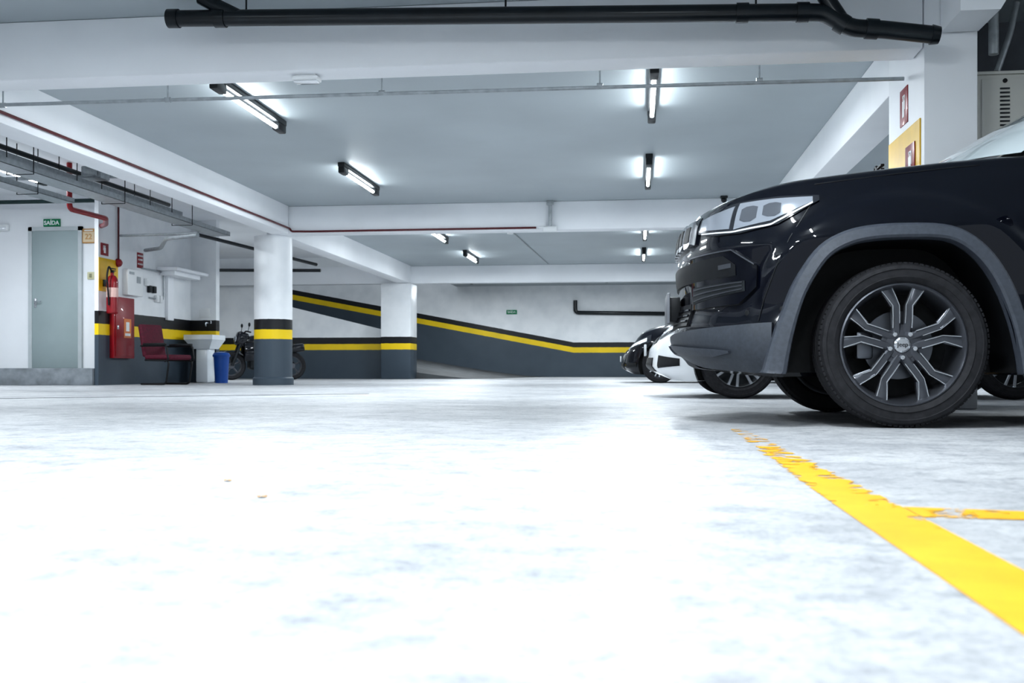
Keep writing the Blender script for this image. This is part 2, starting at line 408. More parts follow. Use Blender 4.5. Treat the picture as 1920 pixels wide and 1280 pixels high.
G().tube(bend([(-6.3,14.3,2.2),(-6.9,14.5,2.22),(-7.75,14.8,2.25)],.2),.02,12).make('conduit_run',galv,t)
# conduit drop with emergency light on beam
t=thing('emergency_light','white emergency light hanging from a grey conduit on the beam','emergency light',(-1.22,14.54,0))
G().tube([(0,0,2.60),(0,0,2.25)],.025,10).box((-.05,-.03,2.55),(.05,.03,2.608),.005).make('conduit_drop',galv,t)
G().box((-.1,-.05,2.17),(.1,.05,2.24),.015).box((-.16,-.03,2.22),(.1,.03,2.25),.01).make('lamp_body',signwhite,t)
t=thing('emergency_light','white plastic emergency light under the concrete beam','emergency light',(-2.2,6.72,ZB))
G().box((-.09,-.05,-.04),(.09,.05,-.010),.01).box((-.07,-.035,-.012),(.07,.035,0)).make('lamp_body',signwhite,t)
G().box((-.08,-.04,-.05),(.08,.04,-.04),.004).make('lamp_lens',drl,t)
t=thing('pipe_bracket','small galvanised bracket fixed to the ceiling','bracket',(-1.9,5.95,ZC))
G().box((-.09,-.03,-.03),(.09,.03,0),.004).tube([(-.08,0,-.05),(.08,0,-.05)],.02,10).make('bracket_body',galv,t)
t=thing('security_camera','small black dome camera under the ceiling','security camera',(1.18,14.45,ZC))
G().box((-.05,-.05,-.03),(.05,.05,0),.01).make('camera_mount',lampoff,t)
G().ball((0,0,-.05),.04).make('camera_dome',lampoff,t)
t=thing('conduit','thin white conduit across the rear ceiling with a sensor','conduit',(0,0,0))
G().tube([(-2.2,15.6,ZC-.014),(-2.0,23.3,ZC-.014)],.012,8).make('conduit_run',galv,t)
G().lathe([(0,-.08),(.05,-.075),(.06,-.03),(.03,-.001),(0,-.001)],Matrix.Translation((-2.15,17.5,ZC))).make('sensor_head',signwhite,t)

# ------------------------------------------------------------------ service wall items
d=struct(G().box((-9.21,14.86,.25),(-8.46,14.9,2.35),.004).make('door_1',doorm))
G().box((-9.27,14.85,.25),(-9.21,14.9,2.41)).box((-8.46,14.85,.25),(-8.40,14.9,2.41)).box((-9.27,14.85,2.35),(-8.40,14.9,2.41)).make('door_frame',frame,d)
G().box((-9.17,14.845,1.18),(-9.13,14.86,1.32),.004).tube(bend([(-9.15,14.85,1.27),(-9.15,14.80,1.27),(-9.03,14.80,1.27)],.02),.009,8).make('door_handle',silver,d)
t=thing('exit_sign','green exit sign with white lettering above the grey door','sign',(-8.9,14.885,2.475))
G().box((-.135,-.012,-.058),(.135,.012,.058),.003).make('sign_panel',signgreen,t)
text('sign_lettering','SAÍDA',.088,(0,-.014,-.004),FR,signwhite,t,bold=.0025)
t=thing('number_sign','orange and tan framed number sign on the wall','sign',(-8.30,14.885,2.265))
G().box((-.105,-.012,-.11),(.105,.012,.11),.003).make('sign_panel',orange,t)
G().box((-.088,-.014,-.092),(.088,-.011,.062)).make('sign_face',M('sign_tan',(.74,.60,.42),.5,noise=.05),t)
G().box((-.07,-.014,.075),(.07,-.012,.092)).make('sign_strip',signwhite,t)
text('sign_lettering','22',.115,(0,-.016,-.016),FR,orange,t,bold=.002)
t=thing('light_switch','small beige wall switch beside the door','switch',(-8.27,14.89,1.66))
G().box((-.055,-.012,-.055),(.055,.01,.055),.005).make('switch_plate',M('switch_beige',(.62,.6,.4),.4,noise=.02),t)
G().box((-.02,-.018,-.03),(.02,-.012,.03),.003).make('switch_rocker',M('switch_dark',(.25,.25,.15),.4,noise=.02),t)
t=thing('emergency_light','small white emergency light on the wall','emergency light',(-9.72,14.89,2.41))
G().box((-.12,-.05,-.05),(.12,.01,.05),.012).make('lamp_body',signwhite,t)
G().box((-.10,-.058,-.035),(.10,-.05,.01),.004).make('lamp_lens',drl,t)

WX=-7.8
t=thing('yellow_board','yellow painted board on the wall behind the extinguisher','board',(WX,14.53,1.60))
G().box((0,-.28,-.22),(.008,.28,.27)).make('board_panel',yellow,t)
def sign(y,z,w,h,mat,label,lines=(),name='safety_sign',sym=None,x=WX,rot=FX,sx=1):
    t=thing(name,label,'sign',(x,y,z))
    G().box((0,-w/2,-h/2),(.006*sx,w/2,h/2),.001).make('sign_panel',mat,t)
    for s_,sz,dz in lines: text('sign_lettering',s_,sz,(.008*sx,0,dz),rot,signwhite,t,bold=.001)
    if sym=='ext':
        G().box((.006*sx,-w*.12,-h*.30),(.009*sx,w*.12,h*.15)).box((.006*sx,-w*.05,h*.15),(.009*sx,w*.05,h*.28)).box((.006*sx,-w*.2,h*.24),(.009*sx,w*.1,h*.30)).box((.006*sx,-w*.22,-h*.1),(.009*sx,-w*.17,h*.28)).make('sign_symbol',signwhite,t)
    return t
sign(14.42,2.0,.22,.18,redp,'red fire extinguisher pictogram sign on the wall',sym='ext')
sign(15.52,1.95,.2,.24,redp,'red instruction sign with white lettering',[('HIDRANTE',.036,.07),('ALARME',.04,.01),('INCENDIO',.035,-.06)])
t=thing('alarm_bell','round red fire alarm bell on the wall','alarm',(WX,14.80,1.84))
R90=Matrix.Rotation(pi/2,4,'Y')
G().lathe([(0,0),(.065,0),(.065,.02),(.055,.05),(.03,.07),(0,.072)],R90,24).make('bell_dome',redp,t)
t=thing('control_box','white wall mounted control box with small labels','control box',(WX,15.2,1.57))
G().box((0,-.24,-.2),(.09,.24,.2),.008).make('box_body',signwhite,t)
G().box((.09,.04,.0),(.096,.16,.1)).make('box_label',galv,t)
G().box((.09,-.2,.12),(.096,-.05,.16)).make('box_label',galv,t)
t=thing('conduit','white conduit loop with sockets on the service wall','conduit',(WX+.02,16.0,1.5))
G().tube(bend([(0,-.45,.33),(0,.3,.33),(0,.3,-.12),(0,-.2,-.12)],.05),.012,8).make('conduit_run',galv,t)
for (y,z,m_) in ((-.2,.02,darkmetal),(-.05,.02,darkmetal),(.18,-.12,signwhite),(.05,-.12,signwhite),(-.3,.12,signwhite)):
    G().box((-.018,y-.045,z-.055),(.03,y+.045,z+.055),.006).box((.03,y-.02,z-.03),(.034,y+.02,z+.03)).make('socket',m_,t)
t=thing('hydrant_cabinet','flat dark red fire hose cabinet on the service wall','cabinet',(WX,14.88,.86))
G().box((0,-.31,-.46),(.075,.31,.46),.004).make('cabinet_body',redp,t)
d_=G().box((.075,-.28,-.43),(.087,.28,.43),.003).make('cabinet_door',redp,t)
G().box((.087,-.04,-.15),(.090,.18,.14)).make('cabinet_sign',M('sign_orange_red',(.70,.22,.06),.4,noise=.04),t)
G().box((.090,-.01,-.12),(.092,.15,-.08)).box((.090,.02,-.05),(.092,.12,.09)).make('sign_symbol',signwhite,t)
G().box((.087,-.26,-.03),(.105,-.22,.03),.004).make('cabinet_latch',silver,d_)
def extinguisher(loc,rz,s=1.0,label='red fire extinguisher with black hose hanging on the wall',reach=.14):
    t=thing('fire_extinguisher',label,'fire extinguisher',loc,rz)
    G().lathe([(0,0),(.07,0),(.083,.015),(.083,.46),(.075,.51),(.05,.55),(.025,.565),(.025,.60),(0,.60)],Matrix.Diagonal((s,s,s,1)),32).make('cylinder_body',redp,t)
    G().lathe([(.0835,.24),(.0835,.38)],Matrix.Diagonal((s,s,s,1)),32).make('cylinder_label',M('ext_label',(.75,.5,.45),.4,noise=.05),t)
    G().box((-.02,-.025,.60*s),(.02,.025,.64*s),.004).box((-.012,-.09,.655*s),(.012,.05,.67*s),.003).box((-.012,-.09,.63*s),(.012,.0,.642*s),.003).make('valve_handle',blackmatte,t)
    G().tube(bend([(0,.02,.62*s),(0,.10,.70*s),(0,.16,.56*s),(0,.12,.3*s),(.0,.10,.12*s)],.08),.013,10).make('hose',blackmatte,t)
    G().box((.06,-.03,.40),(reach,.03,.50),.003).make('wall_bracket',darkmetal,t)
    return t
extinguisher((-7.66,14.39,1.05),pi,1.0,reach=.13)

t=thing('wall_shelf','white plaster shelf canopy projecting from the service wall','shelf',(WX,16.7,1.80))
G().box((0,-.62,.05),(.36,.62,.10),.006).box((0,-.5,-.02),(.26,.5,.05),.006).make('shelf_slab',white,t)
G().box((0,-.3,-.75),(.05,-.08,-.02),.004).make('shelf_support',white,t)
# utility sink
t=thing('pedestal_sink','chunky white utility sink on a square pedestal against the wall','sink',(-7.42,17.1,0))
G().box((-.11,-.12,0),(.11,.2,.66),.03).make('pedestal',ceramic,t)
V=[];F=[]
rect=lambda hx,y0,y1,z:[(-hx,y0,z),(hx,y0,z),(hx,y1,z),(-hx,y1,z)]
rings=[rect(.15,-.15,.24,.58),rect(.24,-.25,.29,.72),rect(.255,-.27,.29,.74),rect(.255,-.27,.29,.82),rect(.23,-.24,.26,.82),rect(.19,-.2,.2,.68)]
for r_ in rings: V+=r_
for i in range(5):
    for k in range(4): F.append([i*4+k,i*4+(k+1)%4,(i+1)*4+(k+1)%4,(i+1)*4+k])
F.append([0,1,2,3]); F.append([20,21,22,23])
G().add(V,F).make('basin',ceramic,t)
G().tube(bend([(0,.29,1.02),(0,.05,1.04),(0,.05,.97)],.04),.012,10).tube([(0,.27,1.02),(0,.27,1.08)],.01,8).make('tap',chrome,t)
nt_=sign(17.395,1.22,.2,.16,signwhite,'small white notice above the basin',name='notice'); nt_.rotation_euler=(0,0,-pi/2); nt_.location=(-7.55,17.399,1.22)
t=thing('waste_bin','small blue plastic waste bin beside the sink','bin',(-6.97,16.75,0))
G().lathe([(0,0),(.105,0),(.13,.44),(.14,.44),(.14,.47),(.12,.47),(.10,.02),(0,.02)],seg=32).make('bin_body',bluep,t)
G().lathe([(.142,.44),(.146,.47),(.12,.51),(0,.53)],seg=32).make('bin_lid',bluep,t)

# chair
t=thing('office_chair','maroon upholstered visitor chair with black armrests and sled frame','chair',(-6.98,14.75,0),math.radians(-18))
G().box((-.23,-.24,.37),(.26,.24,.45),.035,seg=4).make('seat',maroon,t)
G().box((-.04,-.22,-.25),(.04,.22,.25),.035,Matrix.Translation((-.30,0,.66))@Matrix.Rotation(-.2,4,'Y'),seg=4).make('backrest',maroon,t)
g_=G()
for y in (-.27,.27):
    g_.tube(bend([(-.26,y,.58),(.24,y,.58),(.27,y,.37),(.20,y,.35)],.05),.014,10)
    g_.tube(bend([(-.2,y*.9,.37),(.26,y*.9,.36),(.20,y*.9,.015),(-.28,y*.9,.015)],.06),.014,10)
g_.tube([(-.28,-.243,.015),(-.28,.243,.015)],.013,10).tube([(-.2,-.243,.37),(-.2,.243,.37)],.012,10).tube(bend([(-.2,0,.37),(-.31,0,.39),(-.32,0,.58)],.05),.018,10)
g_.make('chair_frame',blackmatte,t)
for y in (-.27,.27):
    G().box((-.2,y-.03,.58),(.22,y+.03,.62),.012,seg=3).make('armrest',blackmatte,t)

# ------------------------------------------------------------------ motorcycle
t=thing('motorcycle','black parked motorcycle behind the round column','motorcycle',(-7.95,21.3,0),math.radians(215))
for i,x in enumerate((.66,-.64)):
    g_=G(); Rw=Matrix.Translation((x,0,.30))@Matrix.Rotation(pi/2,4,'X')
    g_.lathe([(.21,-.055),(.27,-.065),(.30,-.03),(.30,.03),(.27,.065),(.21,.055)],Rw,36,True)
    w=g_.make('wheel',rubber,t)
    g_=G().lathe([(.21,-.03),(.21,.03),(.19,.02),(.19,-.02)],Rw,36,True).lathe([(0,-.05),(.06,-.05),(.06,.05),(0,.05)],Rw,16)
    for k in range(5):
        a=k*2*pi/5; g_.tube([(x+.03*math.cos(a),0,.3+.03*math.sin(a)),(x+.20*math.cos(a+.2),0,.3+.20*math.sin(a+.2))],.018,6)
    g_.make('wheel_rim',graph,w)
for y in (-.1,.1): G().tube([(.66,y,.30),(.42,y,.93)],.026,10).make('fork',darkmetal,t)
G().tube(bend([(.34,-.36,1.0),(.40,-.2,1.03),(.40,0,.98),(.40,.2,1.03),(.34,.36,1.0)],.06),.016,10).make('handlebar',blackmatte,t)
G().box((-.14,-.13,-.14),(.10,.13,.16),.06,Matrix.Translation((.47,0,.86))@Matrix.Rotation(-.3,4,'Y'),seg=4).make('front_cowl',darkcar,t)
G().lathe([(0,0),(.085,0),(.085,.03),(.04,.045),(0,.048)],Matrix.Translation((.56,0,.84))@Matrix.Rotation(pi/2,4,'Y'),24).make('headlamp',chrome,t)
G().ball((.14,0,.80),1,sc=(.30,.17,.15),seg=24).make('fuel_tank',darkcar,t)
G().box((-.66,-.13,.68),(-.05,.13,.79),.045,seg=4).make('seat',blackmatte,t)
G().box((-.25,-.16,.22),(.30,.16,.66),.06,seg=3).tube([(-.1,-.18,.4),(.2,-.18,.35)],.06,12).make('engine',darkmetal,t)
for y in (-.17,.17): G().box((-.05,y-.02,.40),(.42,y+.02,.78),.018,seg=3).make('side_fairing',darkcar,t)
G().tube(bend([(.2,-.17,.4),(.25,-.22,.25),(-.2,-.22,.22),(-.75,-.22,.34)],.08),[.024]*8+[.024]*7+[.05]).make('exhaust',darkmetal,t)
g_=G()
for k in range(9):
    a0=math.radians(20+k*14); a1=math.radians(20+(k+1)*14); R_=.33
    g_.add([(.66+R_*math.cos(a0),-.07,.3+R_*math.sin(a0)),(.66+R_*math.cos(a1),-.07,.3+R_*math.sin(a1)),(.66+R_*math.cos(a1),.07,.3+R_*math.sin(a1)),(.66+R_*math.cos(a0),.07,.3+R_*math.sin(a0))],[[0,1,2,3]])
g_.make('front_mudguard',darkcar,t)
G().box((-.98,-.10,.50),(-.5,.10,.68),.04,Matrix.Rotation(.12,4,'Y')).make('tail_fairing',darkcar,t)
for y in (-.3,.3):
    G().tube([(.38,y,1.02),(.36,y*1.05,1.14)],.007,8).ball((.36,y*1.08,1.16),1,sc=(.02,.07,.045)).make('mirror',blackmatte,t)
G().tube([(.05,.14,.25),(-.05,.32,.0)],.012,8).make('side_stand',blackmatte,t)

# ------------------------------------------------------------------ rear signs
t=thing('exit_sign','small green exit sign on the rear wall','sign',(-3.58,29.48,1.86))
G().box((-.15,-.01,-.06),(.15,.02,.06),.002).make('sign_panel',signgreen,t)
text('sign_lettering','SAÍDA',.085,(.0,-.012,-.003),FR,signwhite,t)

# pillar items
t=thing('yellow_board','yellow painted board on the pillar behind the car','board',(1.745,7.07,1.42))
G().box((-.008,-.40,-.40),(-.0,.40,.38)).make('board_panel',yellow,t)
sign(7.07,1.97,.19,.24,redp,'red fire extinguisher sign on the pillar',sym='ext',x=1.745,rot=FL,sx=-1)
t=sign(6.88,1.57,.22,.22,redp,'red fire marker on the yellow board',sym='ext',x=1.736,rot=FL,sx=-1)
extinguisher((1.62,7.22,.94),0,1.0,'red fire extinguisher hanging on the pillar',.116)
t=thing('electrical_cabinet','beige metal wall cabinet with louvres and a lock','cabinet',(2.16,6.95,0))
G().box((0,0,1.25),(.95,.465,2.13),.01).box((-.01,-.01,2.13),(.96,.465,2.15),.003).make('cabinet_body',beige,t)
dd=G().box((.03,-.012,1.29),(.92,0,2.10),.004).make('cabinet_door',beige,t)
z=1.77
while z<2.05:
    G().box((.14,-.018,z),(.20,-.011,z+.011),.002).make('louvre',darkmetal,dd); z+=.026
G().lathe([(0,0),(.014,0),(.014,.008),(0,.008)],Matrix.Translation((.17,-.012,2.085))@Matrix.Rotation(pi/2,4,'X'),16).make('lock',blackmatte,dd)
struct(G().box((2.07,7.42,1.2),(6.8,7.5,ZC)).make('wall_bulkhead',darkwall))
pipe('conduit',[(2.27,6.75,2.6),(2.2,6.75,2.5),(2.2,6.75,2.2)],.03,galv,'grey conduit bending above the beige cabinet','conduit')
pipe('conduit',[(2.42,6.99,2.6),(2.38,6.99,2.4),(2.3,6.99,2.16)],.02,galv,'thin grey conduit entering the beige cabinet','conduit')

# floor markings
o=G().add([(.358,.2,.0015),(.472,.2,.0015),(.472,4.3,.0015),(.358,4.3,.0015)],[[0,1,2,3]]).make('parking_line',ym); tag(o,'worn yellow bay line painted on the concrete','road marking','yellow bay lines')
o=G().add([(.474,1.80,.0015),(.80,1.775,.0015),(3.2,1.775,.0015),(3.2,1.865,.0015),(.80,1.865,.0015),(.474,1.93,.0015)],[[0,1,2,3,4,5]]).make('parking_line',ym); tag(o,'narrow yellow cross line dividing parking bays','road marking','yellow bay lines')
for (x,y,r) in ((-.72,1.93,.4),(.95,9.2,1.2),(-.9,2.2,2)):
    a=G(); n=7; V=[(0,0,.004)]
    for k in range(n): V.append((.009*math.cos(k*2*pi/n)*(1.6 if k%2 else 1),.007*math.sin(k*2*pi/n)*(1.5 if k%3 else 1),.001+.003*(k%2)))
    a.add(V,[[0,1+k,1+(k+1)%n] for k in range(n)]); o=a.make('dry_leaf',leafm,loc=(x,y,.0),rot=(0,0,r)); tag(o,'small curled dry leaf on the concrete floor','leaf')

# ------------------------------------------------------------------ cars
def lerp_list(L,x):
    if x<=L[0][0]: return L[0][1]
    for (a,b_),(c_,d_) in zip(L,L[1:]):
        if x<=c_:
            t=(x-a)/(c_-a); return b_+(d_-b_)*t
    return L[-1][1]
def smooth_list(L,x):
    return sum(lerp_list(L,x+dx) for dx in (-.06,-.03,0,.03,.06))/5
def catmull(P,n=14):
    o=[]; P=[Vector(p) for p in P]; Q=[2*P[0]-P[1]]+P+[2*P[-1]-P[-2]]
    Q[0]=Vector((P[1].x,-P[1].y)); Q[-1]=Vector((P[-2].x,-P[-2].y))
    for i in range(1,len(Q)-2):
        a,b_,c_,d_=Q[i-1:i+3]
        for k in range(n):
            t=k/n; o.append(.5*((2*b_)+(c_-a)*t+(2*a-5*b_+4*c_-d_)*t*t+(3*b_-a-3*c_+d_)*t**3))
    o.append(P[-1]); return o
class Car:
    def __init__(s,half,zs,zb,fi,si,crown=.05,fil=.015,wheels=(),n=14,wz=.335,wr=.74):
        s.c=catmull(half,n); s.zs=zs; s.zb=zb; s.fi=fi; s.si=si; s.cr=crown; s.fil=fil; s.wheels=wheels; s.wz=wz; s.wr=wr
        s.p=[0]
        for a,b_ in zip(s.c,s.c[1:]): s.p.append(s.p[-1]+(b_-a).length)
        s.L=s.p[-1]
    def base(s,p):
        ap=abs(p); i=0
        lo,hi=0,len(s.p)-2
        while lo<hi:
            m=(lo+hi+1)//2
            if s.p[m]<=ap: lo=m
            else: hi=m-1
        i=lo; t=(ap-s.p[i])/(s.p[i+1]-s.p[i]); t=max(0,min(1,t))
        q=s.c[i].lerp(s.c[i+1],t)
        def tan(j):
            j=max(0,min(len(s.c)-1,j)); a=s.c[max(0,j-1)]; b_=s.c[min(len(s.c)-1,j+1)]; return (b_-a).normalized()
        tg=tan(i).lerp(tan(i+1),t).normalized()
        if ap<1e-6: tg=Vector((0,1))
        if ap>s.L-1e-6: tg=Vector((0,-1))
        n=Vector((-tg.y,tg.x))
        return q,n
    def pt(s,p,z,off=0):
        q,n=s.base(p); zb=smooth_list(s.zb,q.x); zs=smooth_list(s.zs,q.x)
        t=(z-zb)/(zs-zb); t=max(0,min(1,t)); w=abs(n.x)**1.5
        ins=w*smooth1(s.fi,t)+(1-w)*smooth1(s.si,t)
        for wx in s.wheels:
            r_=math.hypot(q.x-wx,z-s.wz); k=max(0,min(1,(s.wr-r_)/.08)); ins-=.032*k*k*(3-2*k)*(1-w)
        r=q-n*(ins-off)
        y=max(0,r.y)
        if abs(p)<1e-6 or abs(p)>s.L-1e-6: y=0
        return Vector((r.x,y if p>=0 else -y,z))
    def px(s,x):
        for i in range(len(s.c)):
            if s.c[i].x>=x and s.c[i].y>.3: return s.p[i]
        return s.L
    def py(s,y):
        for i in range(len(s.c)):
            if s.c[i].y>=y: return s.p[i]
        return 0
    def body(s,ts,ys):
        ks=s.p; V=[];F=[]
        for p in ks:
            q,n=s.base(p); zb=smooth_list(s.zb,q.x); zs=smooth_list(s.zs,q.x)
            side=[s.pt(p,zb+(zs-zb)*t) for t in ts]
            top=side[-1]; e=min(1,max(0,q.x)/.5); e=e*e*(3-2*e)
            hood=[]
            for sc in ys:
                z=zs+s.cr*e*(1-sc*sc)+s.fil*e*min(1,(1-sc)/.08)**.5
                hood.append(Vector((top.x,top.y*sc,z)))
            ring=side+hood+[Vector((v.x,-v.y,v.z)) for v in (side+hood[:-1])[::-1]]
            V+=ring; n_=len(ring)
        for k in range(len(ks)-1):
            for i in range(n_):
                F.append([k*n_+i,k*n_+(i+1)%n_,(k+1)*n_+(i+1)%n_,(k+1)*n_+i])
        return V,F
    def patch(s,g,p0,p1,lo,hi,off=.006,back=-.02,nu=24,nv=6,mirror=1):
        V=[];F=[]
        for i in range(nu+1):
            u=i/nu; p=p0+(p1-p0)*u; a=lerp_list(lo,u); b_=lerp_list(hi,u)
            col_=[s.pt(p*mirror,a,back)]+[s.pt(p*mirror,a+(b_-a)*j/nv,off) for j in range(nv+1)]+[s.pt(p*mirror,b_,back)]
            V+=col_
        m=nv+3
        for i in range(nu):
            for j in range(m-1): F.append([i*m+j,i*m+j+1,(i+1)*m+j+1,(i+1)*m+j])
        F.append([j for j in range(m)]); F.append([nu*m+j for j in range(m)])
        g.add(V,F); return g
def smooth1(L,t): return (lerp_list(L,t-.03)+lerp_list(L,t)+lerp_list(L,t+.03))/3

def boolean(o,cut):
    md=o.modifiers.new('b','BOOLEAN'); md.object=cut; md.operation='DIFFERENCE'; md.solver='EXACT'
    bpy.context.view_layer.update()
    me=D.meshes.new_from_object(o.evaluated_get(bpy.context.evaluated_depsgraph_get()))
    o.modifiers.clear(); o.data=me
    me.set_sharp_from_angle(angle=math.radians(28))
    D.objects.remove(cut)

ARCH=[(-.49,-.25),(-.478,-.10),(-.45,.06),(-.41,.20),(-.36,.30),(-.30,.38),(-.22,.425),(-.124,.445),(0,.45),(.14,.445),(.22,.415),(.296,.345),(.36,.24),(.407,.115),(.435,0),(.45,-.1),(.46,-.25)]
def smooth_poly(P,n=4):
    o=[]
    Q=[P[0]]+P+[P[-1]]
    for i in range(1,len(Q)-2):
        a,b_,c_,d_=[Vector(q) for q in Q[i-1:i+3]]
        for k in range(n):
            t=k/n; o.append(tuple(.5*((2*b_)+(c_-a)*t+(2*a-5*b_+4*c_-d_)*t*t+(3*b_-a-3*c_+d_)*t**3)))
    o.append(P[-1]); return o
AR=smooth_poly(ARCH)

def tyre_prof(R,r,w):
    h=w/2; return [(r,h*.78),(r+.012,h*.95),(r+(R-r)*.30,h*1.03),(r+(R-r)*.33,h*1.00),(r+(R-r)*.62,h*1.00),(r+(R-r)*.65,h*1.03),(r+(R-r)*.80,h*.98),(R-.012,h*.86),(R-.002,h*.66),(R,h*.40),(R-.007,h*.38),(R-.007,h*.32),(R,h*.30),(R,h*.06),(R-.007,h*.04),(R-.007,-h*.04),(R,-h*.06),(R,-h*.30),(R-.007,-h*.32),(R-.007,-h*.38),(R,-h*.40),(R-.002,-h*.66),(R-.012,-h*.84),(r+(R-r)*.75,-h*.98),(r+(R-r)*.45,-h*1.03),(r+.012,-h*.95),(r,-h*.78)]
OUT=Matrix.Rotation(pi/2,4,'X')
def spoke(g,th,u0,v0,u1,v1,w0,w1,h0,h1,dep,Mx):
    c_,s_=math.cos(th),math.sin(th)
    def P(u,v,h): return (u*c_-v*s_,u*s_+v*c_,h)
    V=[]
    for (u,v,w,h) in ((u0,v0,w0,h0),((u0+u1)/2,(v0+v1)/2,(w0+w1)/2,(h0+h1)/2+.004),(u1,v1,w1,h1)):
        V+=[P(u,v-w,h-dep),P(u,v-w,h-.006),P(u,v-w*.6,h),P(u,v+w*.6,h),P(u,v+w,h-.006),P(u,v+w,h-dep)]
    F=[]
    for k in range(2):
        for i in range(6): F.append([k*6+i,k*6+(i+1)%6,(k+1)*6+(i+1)%6,(k+1)*6+i])
    F.append(list(range(6))); F.append(list(range(12,18)))
    g.add(V,F,Mx)

def big_wheel(parent,loc,rz,steer=0):
    g=G()
    g.lathe([(.260,.088),(.258,.098),(.251,.101),(.242,.090),(.230,.062),(.220,0),(.220,-.09),(.235,-.1),(.25,-.1),(.245,-.09)],OUT,64)
    for k in range(5):
        th=pi/2+k*2*pi/5
        for sg in (-1,1):
            # straight inner bar, angular kink, then widening outer arm
            spoke(g,th,.030,sg*.020,.165,sg*.027,.0165,.0165,.072,.083,.035,OUT)
            spoke(g,th,.160,sg*.029,.243,sg*.070,.0185,.0300,.083,.080,.03,OUT)
        spoke(g,th,.05,0,.085,0,.02,.012,.066,.066,.04,OUT)
    g.lathe([(.0,.04),(.072,.04),(.072,.062),(.064,.072),(.036,.074),(.034,.068),(0,.068)],OUT,40)
    w=g.make('wheel',graph,parent,loc=loc,rot=(0,0,rz))
    g=G()
    for k in range(5):
        th=pi/2+k*2*pi/5
        for sg in (-1,1):
            spoke(g,th,.07,sg*.038,.165,sg*.040,.0030,.0036,.081,.0865,.01,OUT)
            spoke(g,th,.165,sg*.041,.236,sg*.093,.0036,.0044,.0865,.083,.01,OUT)
            spoke(g,th,.09,sg*.0110,.165,sg*.0135,.0022,.0026,.082,.0865,.01,OUT)
            spoke(g,th,.165,sg*.0135,.238,sg*.043,.0026,.0034,.0865,.083,.01,OUT)
    g.make('machined_edge',silver,w)
    g=G().lathe(tyre_prof(.348,.254,.225),OUT,72,True)
    for k in range(96):
        a=2*pi*k/96
        for sg in (-1,1):
            g.box((.328,-.008,sg*.074),(.3445,.008,sg*.093),0,OUT@Matrix.Rotation(a+(.04 if sg>0 else 0),4,'Z'))
    g.make('tire',rubber,w)
    G().lathe([(0,-.02),(.145,-.02),(.145,-.005),(.07,-.005),(.07,.035),(0,.035)],OUT,48).make('brake_disc',discm,w)
    G().lathe([(.222,-.095),(0,-.095)],OUT,32).make('hub_backing',blackmatte,w)
    G().box((-.175,-.06,-.04),(-.105,.06,.025),.012,OUT).make('brake_caliper',discm,w)
    G().lathe([(0,.086),(.026,.084),(.033,.078),(.033,.06),(0,.06)],OUT,32).make('center_cap',silver,w)
    text('cap_lettering','Jeep',.026,(0,-.0875,0),FR,blackmatte,w,ext=.0008)
    for k in range(5):
        a=pi/2+pi/5+k*2*pi/5
        G().lathe([(0,.088),(.009,.087),(.012,.08),(.012,.06),(0,.06)],OUT@Matrix.Translation((.053*math.cos(a),.053*math.sin(a),0)),12).make('lug_nut',chrome,w)
    return w
def small_wheel(parent,loc,rz,R,mat):
    g=G(); r=R*.70
    g.lathe([(r+.004,.075),(r-.004,.09),(r-.014,.07),(r-.02,-.08),(r,-.09)],OUT,40)
    for k in range(7):
        th=k*2*pi/7
        for sg in (-1,1): spoke(g,th,.03,sg*.008,r-.01,sg*.035,.010,.013,.075,.080,.02,OUT)
    g.lathe([(0,.085),(.05,.08),(.055,.04),(0,.04)],OUT,24)
    w=g.make('wheel',mat,parent,loc=loc,rot=(0,0,rz))
    G().lathe(tyre_prof(R,r-.002,.19),OUT,48,True).make('tire',rubber,w)
    G().lathe([(r-.02,-.08),(0,-.08)],OUT,24).lathe([(0,0),(.11,0),(.11,.01),(0,.01)],OUT,24).make('brake_disc',darkmetal,w)
    return w

